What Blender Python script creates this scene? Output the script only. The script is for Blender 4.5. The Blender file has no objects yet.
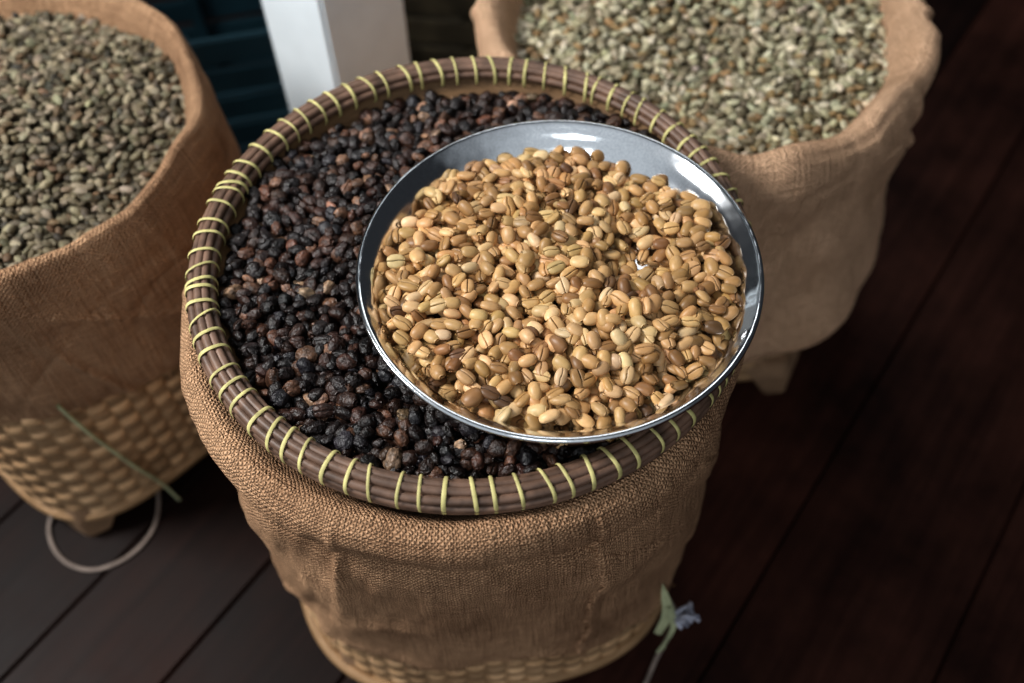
import bpy, bmesh, math, numpy as np
from mathutils import Vector, Matrix, Euler
rng=np.random.default_rng(7)
scene=bpy.context.scene
col=scene.collection
PI=math.pi

# ---------------------------------------------------------------- helpers
def new_obj(name,data,parent=None):
    o=bpy.data.objects.new(name,data); col.objects.link(o)
    if parent is not None: o.parent=parent
    return o
def empty(name,loc=(0,0,0)):
    o=bpy.data.objects.new(name,None); col.objects.link(o); o.location=loc
    o.empty_display_size=.05
    bpy.context.view_layer.update()
    return o
def fast_mesh(name,V,F,mat,parent=None,smooth=True,colr=None,uv=None):
    V=np.asarray(V,dtype=np.float32); F=np.asarray(F,dtype=np.int32)
    if parent is not None:
        V=V-np.array(parent.location,dtype=np.float32)
    me=bpy.data.meshes.new(name); k=F.shape[1]
    me.vertices.add(len(V)); me.vertices.foreach_set('co',V.ravel())
    me.loops.add(F.size); me.loops.foreach_set('vertex_index',F.ravel())
    me.polygons.add(len(F)); me.polygons.foreach_set('loop_start',np.arange(0,F.size,k,dtype=np.int32))
    try: me.polygons.foreach_set('loop_total',np.full(len(F),k,dtype=np.int32))
    except Exception: pass
    me.polygons.foreach_set('use_smooth',np.full(len(F),smooth,dtype=bool))
    me.update(calc_edges=True)
    if colr is not None:
        c=np.ones((len(V),4),dtype=np.float32); c[:,:3]=colr
        a=me.color_attributes.new('Col','FLOAT_COLOR','POINT'); a.data.foreach_set('color',c.ravel())
    if uv is not None:
        l=me.uv_layers.new(name='UVMap'); l.data.foreach_set('uv',np.asarray(uv,dtype=np.float32)[F.ravel()].ravel())
    me.materials.append(mat)
    me.validate()
    return new_obj(name,me,parent)
def grid_faces(nu,nv,wrap_u=False,wrap_v=False,flip=False):
    iu=np.arange(nu if wrap_u else nu-1); iv=np.arange(nv if wrap_v else nv-1)
    A,B=np.meshgrid(iu,iv,indexing='ij'); A=A.ravel();B=B.ravel()
    A2=(A+1)%nu;B2=(B+1)%nv
    F=np.stack([A*nv+B,A2*nv+B,A2*nv+B2,A*nv+B2],1)
    return F[:,::-1] if flip else F
def resample(pts,n):
    pts=np.array(pts,float)
    P=np.vstack([2*pts[0]-pts[1],pts,2*pts[-1]-pts[-2]]); out=[]
    for i in range(len(pts)-1):
        p0,p1,p2,p3=P[i:i+4]
        for t in np.linspace(0,1,16,endpoint=False):
            out.append(.5*((2*p1)+(-p0+p2)*t+(2*p0-5*p1+4*p2-p3)*t*t+(-p0+3*p1-3*p2+p3)*t**3))
    out.append(pts[-1]); out=np.array(out)
    d=np.r_[0,np.cumsum(np.linalg.norm(np.diff(out,axis=0),axis=1))]
    s=np.linspace(0,d[-1],n)
    return np.stack([np.interp(s,d,out[:,k]) for k in range(out.shape[1])],1),s
def wob(x,y,seed,n=6,f=1.0):
    r=np.random.default_rng(seed); o=0
    for i in range(n):
        a=r.uniform(0,2*PI); fr=f*r.uniform(.5,1.6); o=o+np.sin((x*math.cos(a)+y*math.sin(a))*fr+r.uniform(0,6.28))
    return o/math.sqrt(n)
def tube(pts,rad,n=8,closed=False):
    P=np.array(pts,float); m=len(P)
    if closed: T=np.roll(P,-1,0)-np.roll(P,1,0)
    else: T=np.gradient(P,axis=0)
    T/=np.linalg.norm(T,axis=1)[:,None]+1e-9
    up=np.array([0,0,1.]); N=np.cross(T,up); ln=np.linalg.norm(N,axis=1); N[ln<1e-4]=[1,0,0]; N/=np.linalg.norm(N,axis=1)[:,None]
    B=np.cross(T,N); rad=np.broadcast_to(rad,(m,))
    a=np.linspace(0,2*PI,n,endpoint=False)
    V=P[:,None]+rad[:,None,None]*(np.cos(a)[None,:,None]*N[:,None]+np.sin(a)[None,:,None]*B[:,None])
    return V.reshape(-1,3),grid_faces(m,n,closed,True)
def merge(parts):
    Vs=[];Fs=[];o=0
    for V,F in parts: Vs.append(V);Fs.append(F+o);o+=len(V)
    return np.vstack(Vs),np.vstack(Fs)
def box(c,s,rotz=0,bev=.003):
    bm=bmesh.new(); bmesh.ops.create_cube(bm,size=1)
    for v in bm.verts: v.co=Vector((v.co.x*s[0],v.co.y*s[1],v.co.z*s[2]))
    if bev: bmesh.ops.bevel(bm,geom=bm.edges[:],offset=bev,segments=2,affect='EDGES')
    bm.transform(Matrix.Translation(c)@Matrix.Rotation(rotz,4,'Z'))
    return bm
def bm_obj(name,bms,mat,parent=None,smooth=False):
    me=bpy.data.meshes.new(name); V=[];F=[];o=0
    off=Vector(parent.location) if parent else Vector((0,0,0))
    for bm in bms:
        bm.verts.index_update()
        V+= [tuple(v.co-off) for v in bm.verts]; F+=[[v.index+o for v in f.verts] for f in bm.faces]; o+=len(bm.verts); bm.free()
    me.from_pydata(V,[],F); me.update(); me.materials.append(mat)
    return new_obj(name,me,parent)

# ---------------------------------------------------------------- materials
class M:
    def __init__(s,name,rough=.6,spec=.5,metal=0):
        s.m=bpy.data.materials.new(name); s.m.use_nodes=True; s.nt=s.m.node_tree; s.b=s.nt.nodes['Principled BSDF']
        s.b.inputs['Roughness'].default_value=rough; s.b.inputs['Specular IOR Level'].default_value=spec; s.b.inputs['Metallic'].default_value=metal
    def n(s,t,**k):
        x=s.nt.nodes.new(t)
        for a,v in k.items(): setattr(x,a,v)
        return x
    def l(s,a,b): s.nt.links.new(a,b)
    def math(s,op,a,b=None,c=None):
        x=s.n('ShaderNodeMath',operation=op)
        for i,v in enumerate((a,b,c)):
            if v is None: continue
            if isinstance(v,(int,float)): x.inputs[i].default_value=v
            else: s.l(v,x.inputs[i])
        return x.outputs[0]
    def noise(s,scale,detail=3,vec=None,rough=.55):
        x=s.n('ShaderNodeTexNoise'); x.inputs['Scale'].default_value=scale; x.inputs['Detail'].default_value=detail; x.inputs['Roughness'].default_value=rough
        if vec is not None: s.l(vec,x.inputs['Vector'])
        return x.outputs['Fac']
    def coord(s,w='Object'): return s.n('ShaderNodeTexCoord').outputs[w]
    def ramp(s,f,stops):
        x=s.n('ShaderNodeValToRGB'); e=x.color_ramp.elements
        while len(e)<len(stops): e.new(.5)
        for i,(p,c) in enumerate(stops): e[i].position=p; e[i].color=(*c,1)
        s.l(f,x.inputs[0]); return x.outputs[0]
    def mul(s,a,b,fac=1.0):
        x=s.n('ShaderNodeMix',data_type='RGBA',blend_type='MULTIPLY'); x.inputs[0].default_value=fac
        s.l(a,x.inputs[6]); s.l(b,x.inputs[7]); return x.outputs[2]
    def bump(s,h,strength=.5,dist=.002):
        x=s.n('ShaderNodeBump'); x.inputs['Strength'].default_value=strength; x.inputs['Distance'].default_value=dist
        s.l(h,x.inputs['Height']); s.l(x.outputs[0],s.b.inputs['Normal'])
    def base(s,c): s.l(c,s.b.inputs['Base Color'])

def attr_mat(name,rough,spec,nscale,lo,hi,bs,bd):
    m=M(name,rough,spec); a=m.n('ShaderNodeAttribute',attribute_name='Col')
    co=m.coord(); nz=m.noise(nscale,4,co)
    m.base(m.mul(a.outputs['Color'],m.ramp(nz,[(.3,(lo,)*3),(.7,(hi,)*3)])))
    m.bump(m.noise(nscale*1.6,3,co),bs,bd)
    return m.m
mat_bean=attr_mat('tan_bean_skin',.42,.4,110,.86,1.1,.15,.0008)
mat_cherry=attr_mat('dried_cherry_skin',.36,.55,170,.35,1.6,.8,.003)
mat_green=attr_mat('green_bean_skin',.6,.3,150,.75,1.15,.3,.001)

def burlap(name,c1,c2,p=.0054):
    m=M(name,.95,.08)
    uv=m.coord('UV'); ob=m.coord('Object')
    nz=m.n('ShaderNodeTexNoise'); nz.inputs['Scale'].default_value=60; nz.inputs['Detail'].default_value=2; m.l(ob,nz.inputs['Vector'])
    sub=m.n('ShaderNodeVectorMath',operation='SUBTRACT'); m.l(nz.outputs['Color'],sub.inputs[0]); sub.inputs[1].default_value=(.5,.5,.5)
    sc=m.n('ShaderNodeVectorMath',operation='SCALE'); m.l(sub.outputs[0],sc.inputs[0]); sc.inputs['Scale'].default_value=.008
    ad=m.n('ShaderNodeVectorMath',operation='ADD'); m.l(uv,ad.inputs[0]); m.l(sc.outputs[0],ad.inputs[1])
    sp=m.n('ShaderNodeSeparateXYZ'); m.l(ad.outputs[0],sp.inputs[0])
    su=m.math('SINE',m.math('MULTIPLY',sp.outputs[0],2*PI/p)); sv=m.math('SINE',m.math('MULTIPLY',sp.outputs[1],2*PI/p))
    pr=m.math('MULTIPLY',su,sv)
    au=m.math('ABSOLUTE',su); av=m.math('ABSOLUTE',sv)
    h=m.math('ADD',m.math('MULTIPLY',pr,.4),m.math('MULTIPLY',m.math('MAXIMUM',au,av),.8))
    mp=m.n('ShaderNodeMapping'); mp.inputs['Scale'].default_value=(14,230,1); m.l(uv,mp.inputs[0]); s1=m.noise(1.0,2,mp.outputs[0])
    mp2=m.n('ShaderNodeMapping'); mp2.inputs['Scale'].default_value=(230,14,1); m.l(uv,mp2.inputs[0]); s2=m.noise(1.0,2,mp2.outputs[0])
    slub=m.math('ADD',s1,s2)
    big=m.noise(6,5,ob)
    f=m.math('ADD',m.math('MULTIPLY',big,.55),m.math('MULTIPLY',slub,.26))
    c=m.ramp(f,[(.40,c2),(.62,c1)])
    g=m.ramp(h,[(.15,(.33,.27,.22)),(.85,(1.2,1.2,1.2))])
    m.base(m.mul(c,g))
    hh=m.math('ADD',h,m.math('MULTIPLY',slub,2.6))
    m.bump(hh,1.0,.003)
    return m.m
mat_sack=burlap('burlap',(.68,.43,.265),(.40,.24,.145))
mat_sack2=burlap('burlap_light',(.97,.655,.44),(.74,.48,.31))

def wick():
    m=M('plaited_bamboo',.55,.3); a=m.n('ShaderNodeAttribute',attribute_name='Col'); ob=m.coord()
    mp=m.n('ShaderNodeMapping'); mp.inputs['Scale'].default_value=(20,20,320); m.l(ob,mp.inputs[0]); nz=m.noise(1,3,mp.outputs[0])
    big=m.noise(9,4,ob)
    m.base(m.mul(m.mul(a.outputs['Color'],m.ramp(nz,[(.3,(.7,.66,.6)),(.7,(1.1,1.1,1.1))])),m.ramp(big,[(.3,(.75,.7,.65)),(.65,(1.1,1.1,1.1))]))); m.bump(nz,.3,.001); return m.m
mat_wick=wick()
def simple(name,c,rough=.5,spec=.5,metal=0,var=.25,scale=30,bs=.2,bd=.001):
    m=M(name,rough,spec,metal); nz=m.noise(scale,4,m.coord())
    m.base(m.ramp(nz,[(.3,tuple(x*(1-var) for x in c)),(.7,tuple(x*(1+var) for x in c))])); m.bump(nz,bs,bd); return m.m
mat_cane=simple('dark_cane',(.16,.096,.066),.5,.5,var=.5,scale=40)
mat_bind=simple('yellow_rattan_binding',(.58,.52,.23),.55,.3,var=.3,scale=60)
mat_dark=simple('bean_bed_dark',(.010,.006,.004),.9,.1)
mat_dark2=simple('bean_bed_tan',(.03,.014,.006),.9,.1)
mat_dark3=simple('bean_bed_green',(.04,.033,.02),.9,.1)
mat_post=simple('white_painted_wood',(.84,.91,.95),.5,.4,var=.06,scale=8,bs=.15)
mat_crate=simple('dark_teal_plastic',(.010,.030,.040),.45,.4,var=.3,scale=6)
mat_oldwood=simple('dark_crate_wood',(.035,.028,.017),.8,.2,var=.5,scale=14)
mat_string=simple('grey_string',(.26,.21,.18),.8,.2)
mat_green_str=simple('pale_green_strap',(.45,.48,.30),.5,.4)
mat_lilac=simple('pale_grey_twine',(.44,.45,.52),.7,.3)
ms=M('polished_steel',.08,.5,1.0); nz=ms.noise(400,2,ms.coord()); ms.base(ms.ramp(nz,[(.3,(.68,.70,.72)),(.7,(.80,.82,.84))]))
big=ms.noise(9,3,ms.coord()); ms.l(ms.math('MULTIPLY_ADD',big,.16,.05),ms.b.inputs['Roughness']); ms.bump(big,.6,.007); mat_steel=ms.m

# ---------------------------------------------------------------- floor planks
FX,FY=.284,.428; dang=math.atan2(1.042,.768)
def floor_mat():
    m=M('dark_varnished_planks',.5,.15); a=m.n('ShaderNodeAttribute',attribute_name='Col')
    uv=m.coord('UV'); mp=m.n('ShaderNodeMapping'); mp.inputs['Scale'].default_value=(2.2,38,1); m.l(uv,mp.inputs[0]); g=m.noise(1,6,mp.outputs[0],.65)
    b2=m.noise(4,6,m.coord(),.65)
    m.base(m.mul(m.mul(a.outputs['Color'],m.ramp(g,[(.25,(.55,.45,.4)),(.75,(1.5,1.5,1.5))])),m.ramp(b2,[(.3,(.45,.4,.4)),(.7,(2.0,1.8,1.75))])))
    m.l(m.math('MULTIPLY_ADD',b2,.3,.36),m.b.inputs['Roughness']); m.bump(g,.3,.002); return m.m
seams=[-3.1,-2.87,-2.64,-2.41,-2.18,-1.95,-1.72,-1.5,-1.28,-1.07,-.86,-.657,-.44,-.22,0,.286,.52,.75,.99,1.22,1.45,1.69,1.92,2.15,2.4,2.65]
Vs=[];Fs=[];Cs=[];UVs=[];o=0
d=np.array([math.cos(dang),math.sin(dang)]); nrm=np.array([d[1],-d[0]])
def plank(a0,a1,l0,l1,tint,top=0.,bot=-.03,e=.003):
    global o
    prof=[(a0,bot),(a0,top-e),(a0+e,top),(a1-e,top),(a1,top-e),(a1,bot)]; ou=rng.uniform(0,50)
    for l in (l0,l1):
        for (a,z) in prof:
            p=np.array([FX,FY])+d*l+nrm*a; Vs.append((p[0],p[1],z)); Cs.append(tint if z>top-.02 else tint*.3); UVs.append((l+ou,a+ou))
    for k in range(5): Fs.append((o+k,o+k+1,o+6+k+1,o+6+k))
    Fs.append((o,o+1,o+4,o+5)); Fs.append((o+6,o+7,o+10,o+11)); Fs.append((o+1,o+2,o+3,o+4));Fs.append((o+7,o+8,o+9,o+10))
    o+=12
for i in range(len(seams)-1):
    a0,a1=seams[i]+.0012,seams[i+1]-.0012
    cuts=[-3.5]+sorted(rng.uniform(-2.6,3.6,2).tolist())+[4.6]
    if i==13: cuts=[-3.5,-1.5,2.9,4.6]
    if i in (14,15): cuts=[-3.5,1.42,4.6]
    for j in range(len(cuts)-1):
        shade_k=.30 if i<13 else 1.3  # shade put into plank colour: left side darker to counter the lamp there
        plank(a0,a1,cuts[j]+.002,cuts[j+1]-.002,shade_k*np.array([.029,.0122,.0084])*rng.uniform(.8,1.25))
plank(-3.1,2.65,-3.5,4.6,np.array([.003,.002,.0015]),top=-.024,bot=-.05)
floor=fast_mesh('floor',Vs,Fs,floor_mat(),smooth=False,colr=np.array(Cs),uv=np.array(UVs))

# ---------------------------------------------------------------- bean shapes
def close_poles(nu,nv,F,n0):
    for k in range(nu):
        k2=(k+1)%nu; F.append((n0,k2,k,k)); F.append((n0+1,(nv-1)*nu+k,(nv-1)*nu+k2,(nv-1)*nu+k2))
    return np.array(F)
def bean_shape(nu=26,nv=11,groove=True,wd=.355,bend=.012,ht=.30,ex=.66):
    if groove:
        s_=np.linspace(-1,1,nu,endpoint=False); a=-PI/2+np.sign(s_)*np.abs(s_)**1.75*PI
    else: a=np.linspace(0,2*PI,nu,endpoint=False)
    V=[];C=[]
    for ti in np.linspace(.07,.93,nv)*PI:
        x=-.5*math.cos(ti); r=math.sin(ti)**ex
        for ai in a:
            y=wd*r*math.cos(ai); sz=math.sin(ai)
            z=ht*r*sz if sz>0 else .19*r*(-abs(sz)**.9)
            c=1.
            if groove and sz<0:
                yy=y+bend*math.sin(x*9); g=math.exp(-(yy/.018)**2)
                z+=.12*g*min(1,r*1.3); c=1-.68*g
            V.append((x,y,z)); C.append(c)
    n0=len(V); V.append((-.5,0,0)); V.append((.5,0,0)); C+= [1,1]
    F=close_poles(nu,nv,[tuple(f) for f in grid_faces(nv,nu,False,True)],n0)
    return np.array(V),F,np.array(C)
def cherry_shape(seed,nu=18,nv=11):
    V=[];C=[];r0=np.random.default_rng(seed); ph=r0.uniform(0,6,8); el=r0.uniform(.38,.46); fl=r0.uniform(.28,.40)
    for ti in np.linspace(.07,.93,nv)*PI:
        for ai in np.linspace(0,2*PI,nu,endpoint=False):
            w=math.sin(5*ai+ph[1]+1.5*math.sin(ti*3+ph[3])); w2=math.sin(8*ai+ph[4]-3*ti)
            k=1+.07*math.sin(3*ai+ph[0]+2*ti)-.13*max(0,w)**2-.08*max(0,w2)**2+.06*math.sin(2*ai+ph[2])
            r=math.sin(ti)**.72*k
            V.append((-.5*math.cos(ti)*(1-.05*max(0,w)),el*r*math.cos(ai),fl*r*math.sin(ai))); C.append(1-.45*max(0,w)**2)
    n0=len(V); V.append((-.47,0,0)); V.append((.42,0,0)); C+=[1.3,.5]
    F=close_poles(nu,nv,[tuple(f) for f in grid_faces(nv,nu,False,True)],n0)
    return np.array(V),F,np.array(C)
def scatter(shapes,pos,size,tilt,cols,flip=.5,seed=1,aspect=.07,svar=.08):
    r=np.random.default_rng(seed); n=len(pos); idx=r.integers(0,len(shapes),n); Vo=[];Fo=[];Co=[];o=0
    for si,(V,F,C) in enumerate(shapes):
        I=np.where(idx==si)[0]; m=len(I)
        if m==0: continue
        yaw=r.uniform(0,2*PI,m); fl=np.where(r.random(m)<flip,PI,0.); tx=r.normal(0,tilt,m)+fl; ty=r.normal(0,tilt*.7,m)
        def R(ax,a):
            c,s=np.cos(a),np.sin(a); z=np.zeros(m); one=np.ones(m)
            if ax=='z': return np.stack([c,-s,z,s,c,z,z,z,one],1).reshape(m,3,3)
            if ax=='x': return np.stack([one,z,z,z,c,-s,z,s,c],1).reshape(m,3,3)
            return np.stack([c,z,s,z,one,z,-s,z,c],1).reshape(m,3,3)
        RR=R('z',yaw)@R('y',ty)@R('x',tx)
        sc=size*r.normal(1,svar,(m,1))*np.stack([r.normal(1,aspect*.6,m),r.normal(1,aspect,m),r.normal(1,aspect,m)],1)
        W=np.einsum('mij,mkj->mki',RR,V[None]*sc[:,None])+pos[I][:,None]
        Vo.append(W.reshape(-1,3)); Fo.append((F[None]+(np.arange(m)*len(V))[:,None,None]).reshape(-1,4)+o); o+=m*len(V)
        Co.append((cols[I][:,None,:]*C[None,:,None]).reshape(-1,3))
    return np.vstack(Vo),np.vstack(Fo),np.vstack(Co)
def hexpts(R,s,jit,seed):
    r=np.random.default_rng(seed); n=int(R/s)+2; P=[]
    for j in range(-int(n*1.2),int(n*1.2)+1):
        for i in range(-n-1,n+2):
            P.append(((i+.5*(j%2))*s,j*s*.866))
    P=np.array(P); a=r.uniform(0,PI); P=P@np.array([[math.cos(a),-math.sin(a)],[math.sin(a),math.cos(a)]])
    P=P+r.uniform(-jit,jit,P.shape)*s+r.uniform(-s,s,2)
    return P[np.hypot(P[:,0],P[:,1])<R]
def pick(cols,w,n,seed,var=.15):
    r=np.random.default_rng(seed); c=np.array(cols)[r.choice(len(cols),n,p=np.array(w)/sum(w))]
    return np.clip(c*r.normal(1,var,(n,1))*r.normal(1,.03,(n,3)),.002,.95)
def quads_to_tris(F):
    t1=F[:,[0,1,2]]; t2=F[:,[0,2,3]]; t2=t2[t2[:,1]!=t2[:,2]]
    return np.vstack([t1,t2])

beanS=[bean_shape(),bean_shape(wd=.34,bend=.03),bean_shape(bend=-.02,ht=.27,wd=.37),bean_shape(wd=.385,bend=.0)]
greenS=[bean_shape(12,6,True),bean_shape(10,6,False)]
cherS=[cherry_shape(i) for i in range(7)]

# ---------------------------------------------------------------- sacks & baskets
def sq(th,n,rot):
    c=np.abs(np.cos(th-rot)); s=np.abs(np.sin(th-rot)); return (c**n+s**n)**(-1/n)
def basket_with_sack(name,cx,cy,prof,corner_ang,seed,mat,wz,whalf,flats=(),lipw=.010,dr=.006,half_top=.27,seam=None,nb=4.0,footr=.31,crease=1.0,wtone=1.0):
    root=empty(name,(cx,cy,0))
    rot=corner_ang-PI/4
    nu=640; P,s=resample(prof,230); nv=len(P)
    th=np.linspace(PI/2,PI/2+2*PI,nu+1)
    TH,RR=np.meshgrid(th,P[:,0],indexing='ij'); ZZ=np.broadcast_to(P[:,1],TH.shape).copy(); S=np.broadcast_to(s,TH.shape)
    cX,cY=np.cos(TH),np.sin(TH)
    ztop=P[:,1].max(); itop=int(P[:,1].argmax())
    low=np.clip((ztop-ZZ)/ztop,0,1)
    r=RR*(1+(sq(TH,4,rot)-1)*.55*low**1.3)
    env=np.clip((S-s[itop]*.6)/.12,0,1)
    sag=wob(cX*3,cY*3+ZZ*5,seed,6,1.3)
    def ridge(k,f):
        a=wob(cX*5,ZZ*9*f+cY*5,seed+k,5,1.2); return np.exp(-(a/.13)**2)*np.clip(wob(cX*3,ZZ*6+cY*3,seed+k+20,5,1.2),0,1)
    wr=crease*(ridge(1,1.2)+ridge(2,.8)-ridge(3,1.6)*.8-ridge(4,2.2)*.6)+.45*wob(cX*12,ZZ*26+cY*12,seed+9,7,1.1)
    fine=wob(cX*45,ZZ*60+cY*45,seed+5,8,1.2)
    r=r+env*(sag*.006+dr*wr+.0009*fine)
    ZZ=ZZ+(wob(cX*3.2,cY*3.2,seed+3,5,1.3)+.45*wob(cX*11,cY*11,seed+13,5,1.3))*lipw*np.exp(-((S-s[itop])/.10)**2)
    r=r+.5*lipw*wob(cX*8,cY*8,seed+17,5,1.2)*np.exp(-((S-s[itop]-.02)/.05)**2)
    ZZ=ZZ+wob(cX*4,cY*4,seed+4,5,1.2)*.010*np.clip((S-s[-1]+.12)/.12,0,1)
    if seam is not None:
        sa=seam; dth=(TH-sa+PI)%(2*PI)-PI+.02*np.sin(ZZ*11)
        e_=np.clip(dth/.010,0,1)*np.exp(-np.clip(dth,0,None)/.6)*np.clip((S-s[itop])/.05,0,1)
        r=r+.006*e_
    X=cx+r*cX; Y=cy+r*cY
    for (ang,dist) in flats:
        nx,ny=math.cos(ang),math.sin(ang); dd=(X-cx)*nx+(Y-cy)*ny; ex=np.clip(dd-dist,0,None)*.92
        X=X-ex*nx; Y=Y-ex*ny
    V=np.stack([X,Y,ZZ],-1).reshape(-1,3); UV=np.stack([(TH-PI/2)*.29,S],-1).reshape(-1,2)
    sk=fast_mesh('burlap_sack',V,grid_faces(nu+1,nv),mat,root,True,None,UV)
    so=sk.modifiers.new('thick','SOLIDIFY'); so.thickness=.004; so.offset=0
    parts=[]; r2=np.random.default_rng(seed+77)
    Vg=V.reshape(nu+1,nv,3)
    for k in range(170):
        i=r2.integers(0,nu); p=Vg[i,-1]; q=np.array([p[0]-cx,p[1]-cy,0]); q/=np.linalg.norm(q)
        L=r2.uniform(.003,.012); e=p+q*r2.uniform(0,.006)+np.array([r2.normal(0,.004),r2.normal(0,.004),-L]); mid=(p+e)/2+q*.003
        parts.append(tube([p,mid,e],.0006,4))
    if seam is not None:
        for k in range(90):
            j=r2.integers(itop+20,nv-2)
            ths=seam-.02*math.sin(P[j,1]*11)+.010; i=int(round(((ths-PI/2)%(2*PI))/(2*PI)*nu)); p=Vg[i,j]; q=np.array([p[0]-cx,p[1]-cy,0]); q/=np.linalg.norm(q); tg=np.array([q[1],-q[0],0])
            L=r2.uniform(.002,.008); e=p+tg*L+q*r2.uniform(-.002,.002)+np.array([0,0,r2.normal(-.001,.002)])
            parts.append(tube([p+q*.001,(p+e)/2+q*.001,e],.0006,4))
    Vh,Fh=merge(parts); fast_mesh('frayed_hem',Vh,Fh,mat,root,True,None,np.zeros((len(Vh),2)))
    nth=66; cu=8; zr=.0190; z0=.05; rows=int((wz-z0)/zr); cv=7
    nu=nth*cu; nv=rows*cv+1
    th=np.linspace(0,2*PI,nu,endpoint=False); z=np.linspace(z0,z0+rows*zr,nv); TH,Z=np.meshgrid(th,z,indexing='ij')
    u=TH/(2*PI)*nth; w=(Z-z0)/zr-1e-6
    iu=np.floor(u+1e-6).astype(int)%nth; iw=np.floor(np.clip(w,0,None)).astype(int); fu=u-np.floor(u+1e-6); fw=w-np.floor(w)
    over=((iu+iw)%2==0)
    su=np.sin(PI*np.clip(fu,0,1)); sw=np.sin(PI*np.clip(fw,0,1))
    dsp=np.where(over,.0058*su**.5*(sw**.3),-.0003+.0028*su**.4)
    f=np.clip(Z/wz,0,1)
    n=nb-(nb-2.1)*f; base=(whalf*(1-f)+half_top*f)
    q=(np.abs(np.cos(TH-rot))**n+np.abs(np.sin(TH-rot))**n)**(-1/n)
    wave=.0035*wob(np.cos(TH)*5,np.sin(TH)*5,seed+91,5,1.2)
    r=base*q+dsp+wave*.6
    rs=np.random.default_rng(seed+5); tone=rs.uniform(.65,1.15,(nth,rows+2))
    tn=np.where(over,tone[(iu//2)%nth,iw],tone[iu,0]*.6)  # random strand tone; under-strands darker, gap shade put into the colour
    C=wtone*np.array([.60,.40,.235])[None,None]*tn[...,None]
    Zs=Z+wave*1.3*np.clip(f*3,0,1)
    V=np.stack([cx+r*np.cos(TH),cy+r*np.sin(TH),Zs],-1).reshape(-1,3)
    fast_mesh('plaited_body',V,grid_faces(nu,nv,True,False),mat_wick,root,True,C.reshape(-1,3))
    parts=[]
    for k,(zz,rd,ro) in enumerate(((.052,.009,.003),(.040,.006,.001))):
        q=(np.abs(np.cos(th-rot))**nb+np.abs(np.sin(th-rot))**nb)**(-1/nb)*(whalf+ro)
        parts.append(tube(np.stack([cx+q*np.cos(th),cy+q*np.sin(th),np.full(nu,zz)],1)[::3],rd,8,True))
    V,F=merge(parts); fast_mesh('base_hoops',V,F,mat_wick,root,True,np.tile([.40*wtone,.26*wtone,.145*wtone],(len(V),1)))
    bt=np.linspace(.02,1,16); TB,RB=np.meshgrid(th[::4],bt,indexing='ij'); qb=(np.abs(np.cos(TB-rot))**nb+np.abs(np.sin(TB-rot))**nb)**(-1/nb)*whalf*RB
    V=np.stack([cx+qb*np.cos(TB),cy+qb*np.sin(TB),np.full(TB.shape,.048)],-1).reshape(-1,3)
    fast_mesh('basket_bottom',V,grid_faces(len(th[::4]),16,True,False),mat_wick,root,True,np.tile([.25,.16,.09],(len(V),1)))
    bms=[]
    for k in range(4):
        a=corner_ang+k*PI/2
        bm=bmesh.new(); vs=[]
        for (zz,wd,ro) in ((.0,.030,footr+.006),(.05,.056,footr+.004),(.085,.075,footr-.008)):
            for (tx,ty) in ((-wd,-wd*.55),(0,0),(wd,-wd*.55),(wd*.8,-wd*.55-.02),(0,-.022),(-wd*.8,-wd*.55-.02)):
                pr=ro+ty; px=cx+pr*math.cos(a)-tx*math.sin(a); py=cy+pr*math.sin(a)+tx*math.cos(a)
                vs.append(bm.verts.new((px,py,zz)))
        for L in range(2):
            for j in range(6): bm.faces.new((vs[L*6+j],vs[L*6+(j+1)%6],vs[L*6+6+(j+1)%6],vs[L*6+6+j]))
        bm.faces.new(vs[0:6][::-1]); bm.faces.new(vs[12:18])
        bmesh.ops.bevel(bm,geom=bm.edges[:],offset=.003,segments=2,affect='EDGES')
        bms.append(bm)
    bm_obj('corner_feet',bms,mat_foot,root)
    return root
mat_foot=simple('bamboo_foot',(.26,.165,.10),.6,.3,var=.3,scale=25)

MX,MY=-.058,.678
prof=[(.240,.575),(.270,.608),(.294,.632),(.312,.626),(.320,.605),(.315,.578),(.303,.558),(.308,.535),(.311,.50),(.310,.42),(.308,.34),(.306,.28),(.304,.24),(.305,.215),(.301,.195)]
basket_with_sack('sack_lined_basket',MX,MY,prof,math.radians(-128),11,mat_sack,.30,.284,flats=[(math.atan2(.505,.33),.278)],lipw=.006,dr=.008,half_top=.290,seam=math.radians(-64),footr=.320,nb=2.9,wtone=1.0)
RX,RY=.285,1.20
prof=[(.245,.50),(.270,.55),(.288,.590),(.308,.606),(.326,.590),(.333,.55),(.328,.48),(.330,.40),(.338,.32),(.358,.235),(.356,.212),(.325,.202),(.318,.19),(.308,.13),(.295,.10)]
basket_with_sack('sack_lined_basket.001',RX,RY,prof,math.radians(-57),23,mat_sack2,.22,.270,flats=[(math.atan2(-.515,-.345),.33)],lipw=.014,dr=.011,footr=.350,half_top=.29,crease=1.3)
LX,LY=-.695,.992
prof=[(.230,.50),(.254,.555),(.270,.592),(.283,.604),(.292,.592),(.299,.56),(.300,.50),(.301,.42),(.300,.37),(.298,.33),(.296,.315)]
basket_with_sack('sack_lined_basket.002',LX,LY,prof,math.radians(-90),31,mat_sack,.39,.266,lipw=.008,dr=.006,half_top=.288,footr=.330,wtone=.95)

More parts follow.
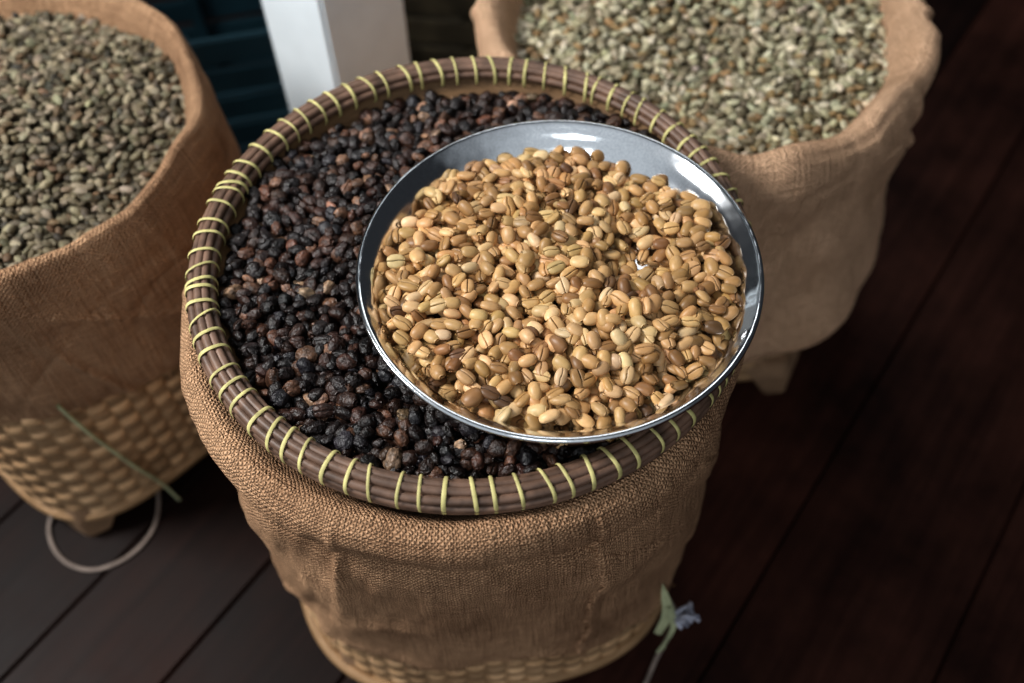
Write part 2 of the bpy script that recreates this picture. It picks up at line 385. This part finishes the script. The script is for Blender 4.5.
def heap(name,cx,cy,R,hf,size,sp,layers,shapes,mat,cols,w,tilt,seed,bedmat,bedname,mask=None,flip=.5,var=.15,dz=.55,svar=.08):
    P=[]
    for k in range(layers):
        p=hexpts(R-size*.35,sp,.42,seed+k); P.append(np.c_[p,hf(p[:,0],p[:,1])-size*dz*(layers-1-k)*.62+np.random.default_rng(seed+k).normal(0,size*.10,len(p))])
    P=np.vstack(P); P[:,0]+=cx; P[:,1]+=cy
    if mask is not None: P=P[mask(P)]
    C=pick(cols,w,len(P),seed+50,var)
    V,F,CC=scatter(shapes,P,size,tilt,C,flip,seed+60,svar=svar)
    o=fast_mesh(name,V,quads_to_tris(F),mat,None,True,CC)
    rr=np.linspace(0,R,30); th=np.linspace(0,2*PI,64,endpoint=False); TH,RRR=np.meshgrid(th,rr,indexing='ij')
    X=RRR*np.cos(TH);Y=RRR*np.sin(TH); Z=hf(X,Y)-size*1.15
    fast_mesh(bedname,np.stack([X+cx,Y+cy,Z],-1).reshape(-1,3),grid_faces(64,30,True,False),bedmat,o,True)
    return o
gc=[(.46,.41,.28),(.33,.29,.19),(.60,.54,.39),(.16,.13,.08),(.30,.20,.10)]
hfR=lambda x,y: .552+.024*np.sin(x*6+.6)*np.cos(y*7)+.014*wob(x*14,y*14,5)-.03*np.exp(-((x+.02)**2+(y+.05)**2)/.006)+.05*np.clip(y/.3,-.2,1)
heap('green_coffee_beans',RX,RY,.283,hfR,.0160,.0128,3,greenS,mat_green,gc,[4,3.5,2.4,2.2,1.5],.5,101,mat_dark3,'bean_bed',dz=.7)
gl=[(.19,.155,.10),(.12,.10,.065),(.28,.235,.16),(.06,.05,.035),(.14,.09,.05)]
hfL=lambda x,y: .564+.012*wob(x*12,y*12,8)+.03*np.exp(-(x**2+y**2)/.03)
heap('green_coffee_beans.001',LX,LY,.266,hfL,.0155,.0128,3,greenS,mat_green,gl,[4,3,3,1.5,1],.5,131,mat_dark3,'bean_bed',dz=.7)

# ---------------------------------------------------------------- bamboo tray
TX,TY,TZ,TR=-.042,.705,.660,.314
tray=empty('bamboo_winnowing_tray',(TX,TY,TZ))
th=np.linspace(0,2*PI,240,endpoint=False)
parts=[]
sec=[(.000,-.013,.0048),(.001,-.004,.005),(-.002,.004,.005),(-.009,.0075,.005),(-.0165,.006,.005),(-.022,-.001,.0048)]
for k,(dr_,dz_,rd) in enumerate(sec):
    r=TR-.0055+dr_+.0008*wob(np.cos(th)*4,np.sin(th)*4,k+40)
    parts.append(tube(np.stack([TX+r*np.cos(th),TY+r*np.sin(th),TZ+dz_+.001*wob(np.cos(th)*2,np.sin(th)*2,77)],1),rd,8,True))
V,F=merge(parts); fast_mesh('rim_canes',V,F,mat_cane,tray)
parts=[]; NB=80
for k in range(NB):
    a0=2*PI*k/NB+rng.normal(0,.009); wds=[0] if rng.random()>.12 else [-.0050,.0050]
    for sft in wds:
        phi=np.linspace(0,2*PI,26,endpoint=False); slant=rng.normal(.005,.004)
        er=np.sign(np.cos(phi))*np.abs(np.cos(phi))**.8; ez=np.sign(np.sin(phi))*np.abs(np.sin(phi))**.8
        rr=TR-.0055-.0105+.0168*er; zz=TZ-.003+.0160*ez
        W=rng.uniform(.0032,.0048)
        V=[]
        for j,off in enumerate((-W/2,-W/4,W/4,W/2)):
            lift=(0,.0006,.0006,0)[j]
            aa=a0+sft/TR+(off+slant*er*.6)/TR
            r2=rr+lift*er; z2=zz+lift*ez
            V.append(np.stack([TX+r2*np.cos(aa),TY+r2*np.sin(aa),z2],1))
        V=np.stack(V,0).reshape(-1,3); parts.append((V,grid_faces(4,26,False,True)))
V,F=merge(parts); fast_mesh('rattan_bindings',V,F,mat_bind,tray)
P,s=resample([(.001,-.052),(.12,-.051),(.22,-.046),(.262,-.034),(.282,-.018),(.291,-.004)],60)
th=np.linspace(0,2*PI,200,endpoint=False); TH,R_=np.meshgrid(th,P[:,0],indexing='ij')
Zt=np.broadcast_to(P[:,1],TH.shape)+.0008*np.sin(R_*np.cos(TH)*500)*np.sin(R_*np.sin(TH)*500)
C=np.full((TH.size,3),(.20,.12,.06))
fast_mesh('woven_dish',np.stack([TX+R_*np.cos(TH),TY+R_*np.sin(TH),TZ+Zt],-1).reshape(-1,3),grid_faces(200,60,True,False),mat_wick,tray,True,C)

# ---------------------------------------------------------------- steel plate
PX,PY,PZ,PR=.051,.650,.702,.211
plate=empty('steel_plate',(PX,PY,PZ))
prof=[(.001,-.037),(.10,-.037),(.164,-.0365),(.176,-.033),(.187,-.023),(.196,-.0115),(.2025,-.0055),(.2075,-.0012),(.2100,.0),(.2115,-.0012),(.2112,-.0040),(.2085,-.0045)]
P,s=resample(prof,110); th=np.linspace(0,2*PI,200,endpoint=False); TH,R_=np.meshgrid(th,P[:,0],indexing='ij'); Zp=np.broadcast_to(P[:,1],TH.shape)
V=np.stack([PX+R_*np.cos(TH),PY+R_*np.sin(TH),PZ+Zp],-1).reshape(-1,3)
po=fast_mesh('plate_body',V,grid_faces(200,110,True,False),mat_steel,plate)
so=po.modifiers.new('t','SOLIDIFY'); so.thickness=.0012; so.offset=-1

def hfP(x,y):
    r=np.hypot(x,y)
    z=PZ-.020+.019*(1-(r/.19)**2)+.0055*wob(x*26,y*26,61)-.005*np.clip((y-.08)/.1,0,1)
    z=z-.028*np.exp(-((x-.078)**2+(y-.015)**2)/.0014)-.012*np.exp(-((x+.02)**2+(y+.05)**2)/.002)+.008*np.exp(-((x-.09)**2+(y+.06)**2)/.002)
    return z
tc=[(.55,.335,.150),(.42,.240,.100),(.66,.43,.21),(.26,.135,.054),(.74,.52,.29),(.13,.066,.030)]
heap('tan_coffee_beans',PX+.002,PY,.1915,hfP,.0198,.0156,4,beanS,mat_bean,tc,[5,4.5,2.6,2.3,.6,.5],.36,201,mat_dark2,'bean_bed',flip=.5,dz=.72,var=.12,svar=.055)
def hfC(x,y):
    r=np.hypot(x,y); z=TZ-.018+.020*(1-(r/.285)**2)+.005*wob(x*18,y*18,71)
    rp=np.hypot(x+TX-PX,y+TY-PY)
    return np.where(rp<.215,np.minimum(z,PZ-.049+.030*np.clip((rp-.172)/.043,0,1)),z)
cc=[(.012,.0065,.0055),(.040,.018,.012),(.11,.052,.031),(.22,.12,.075),(.018,.015,.018),(.34,.22,.14)]
heap('dried_coffee_cherries',TX,TY,.286,hfC,.0184,.0142,3,cherS+[bean_shape(14,7,True)],mat_cherry,cc,[8,5,2.3,.9,1.2,.4],.6,301,mat_dark,'cherry_bed',
     mask=lambda P: np.hypot(P[:,0]-PX,P[:,1]-PY)>.150,var=.3,svar=.15,dz=.75)

# ---------------------------------------------------------------- background post, crates
post=empty('white_post',(-.285,1.40,0))
bm_obj('post_shaft',[box((-.285,1.40,1.25),(.17,.17,2.5),math.radians(47),.006)],mat_post,post)
bm_obj('post_plinth',[box((-.285,1.40,.05),(.19,.19,.10),math.radians(47),.008)],mat_post,post)
def crate(name,cx,cy,ang,L,W,H,mat,zs):
    root=empty(name,(cx,cy,0)); bms=[]; ra=math.radians(ang)
    def loc(x,y,z): return (cx+x*math.cos(ra)-y*math.sin(ra),cy+x*math.sin(ra)+y*math.cos(ra),z)
    bms.append(box(loc(0,0,.011),(L,W,.02),ra)); hs=(H/zs)
    for i in range(zs):
        zz=hs*(i+.5)
        for sy in (-W/2,W/2): bms.append(box(loc(0,sy,zz+.004),(L,.014,hs*.8),ra))
        for sx in (-L/2,L/2): bms.append(box(loc(sx,0,zz+.004),(.014,W,hs*.8),ra))
    for sx in (-L/2+.014,0,L/2-.014):
        for sy in (-W/2+.012,W/2-.012): bms.append(box(loc(sx,sy,H/2),(.025,.02,H),ra))
    bm_obj('slats',bms,mat,root)
crate('plastic_crate',-.62,1.62,12,.44,.32,.34,mat_crate,5)
crate('wooden_crate',-.06,1.90,-8,.40,.30,.22,mat_oldwood,3)

# ---------------------------------------------------------------- strings & tag
def curve_obj(name,pts,rad,mat,parent=None,n=40):
    P,_=resample(pts,n); V,F=tube(P,rad,8); return fast_mesh(name,V,F,mat,parent)
curve_obj('loose_cord',[(-.74,.74,.03),(-.767,.678,.005),(-.735,.622,.004),(-.68,.600,.004),(-.625,.622,.004),(-.594,.67,.004),(-.598,.735,.004),(-.62,.80,.02)],.0035,mat_string)
curve_obj('pale_strap',[(-.612,.688,.37),(-.600,.690,.29),(-.590,.697,.22),(-.580,.705,.15),(-.568,.715,.08),(-.56,.72,.004)],.0028,mat_green_str)
tuft=empty('ribbon_tassel',(.215,.46,.15))
P,_=resample([(.165,.50,.24),(.200,.465,.21),(.218,.452,.16),(.212,.44,.10),(.20,.425,.05),(.185,.40,.004),(.15,.35,.004)],40)
V,F=tube(P,.0035,8); fast_mesh('cord',V,F,mat_string,tuft)
parts=[]
def strip(pts,wdir,wid,n=14):
    q,_=resample(pts,n); t=np.linspace(0,1,n); wv=np.array(wdir)*(wid*(.8+.2*np.sin(t*PI)))[:,None]; tw=np.stack([.004*np.sin(t*9),-.003*np.cos(t*7),t*0],1)
    return np.stack([q-wv,q+tw,q+wv],1).reshape(-1,3),grid_faces(n,3)
parts.append(strip([(.182,.474,.255),(.200,.457,.210),(.204,.448,.165),(.198,.444,.11)],(.9,-.3,.2),np.float64(.0075)))
parts.append(strip([(.206,.452,.20),(.214,.440,.16),(.210,.432,.125),(.200,.428,.08)],(.8,.3,.4),np.float64(.006)))
V,F=merge(parts); fast_mesh('green_ribbon',V,F,mat_green_str,tuft)
parts=[]
for k in range(16):
    c0=np.array([.224,.447,.170])+rng.normal(0,.003,3); pts=[c0]
    for j in range(4): pts.append(c0+np.array([.0035*j,-.001*j,.004*j])+rng.normal(0,.0055,3))
    q,_=resample(pts,14); parts.append(tube(q,.0034,6))
V,F=merge(parts); fast_mesh('twine_knot',V,F,mat_lilac,tuft)

# ---------------------------------------------------------------- lights / world
def area(name,loc_,tgt,size,power,colr):
    l=bpy.data.lights.new(name,'AREA'); l.size=size; l.energy=power; l.color=colr; o=new_obj(name,l); o.location=loc_
    o.rotation_euler=(Vector(tgt)-Vector(loc_)).to_track_quat('-Z','Y').to_euler(); return o
area('window_light',(-1.85,.75,2.45),(.1,.8,.5),.65,72,(1.0,.995,.98))
area('veranda_light',(.3,2.9,2.3),(.1,.8,.5),1.3,12,(.93,.97,1.0))
area('added_plate_light',(-.35,-1.45,2.9),(.1,.8,.5),.8,9,(.92,.97,1.0))  # added unseen lamp behind the camera, for highlights in the steel plate
w=bpy.data.worlds.new('World'); scene.world=w; w.use_nodes=True; nt=w.node_tree; bg=nt.nodes['Background']
tc_=nt.nodes.new('ShaderNodeTexCoord'); rp=nt.nodes.new('ShaderNodeValToRGB')
dt=nt.nodes.new('ShaderNodeVectorMath'); dt.operation='DOT_PRODUCT'; dt.inputs[1].default_value=(-.30,-.80,.50)
nt.links.new(tc_.outputs['Generated'],dt.inputs[0]); nt.links.new(dt.outputs['Value'],rp.inputs[0])
e=rp.color_ramp.elements; e[0].position=.25; e[0].color=(.08,.087,.098,1); e[1].position=.90; e[1].color=(1.35,1.45,1.55,1)
nt.links.new(rp.outputs[0],bg.inputs[0]); bg.inputs[1].default_value=.38

# ---------------------------------------------------------------- camera
cam=bpy.data.cameras.new('camera'); co=new_obj('camera',cam); scene.camera=co
cam.sensor_width=36; cam.lens=35
co.matrix_world=Matrix.Translation((0,0,1.52))@Matrix.Rotation(math.radians(34),4,'X')@Matrix.Rotation(math.radians(-1.3),4,'Z')
cam.dof.use_dof=True; cam.dof.focus_distance=1.01; cam.dof.aperture_fstop=2.0
cam.clip_start=.05
scene.view_settings.view_transform='Standard'
try: scene.view_settings.look='Medium High Contrast'
except Exception as ex: print('look',ex)
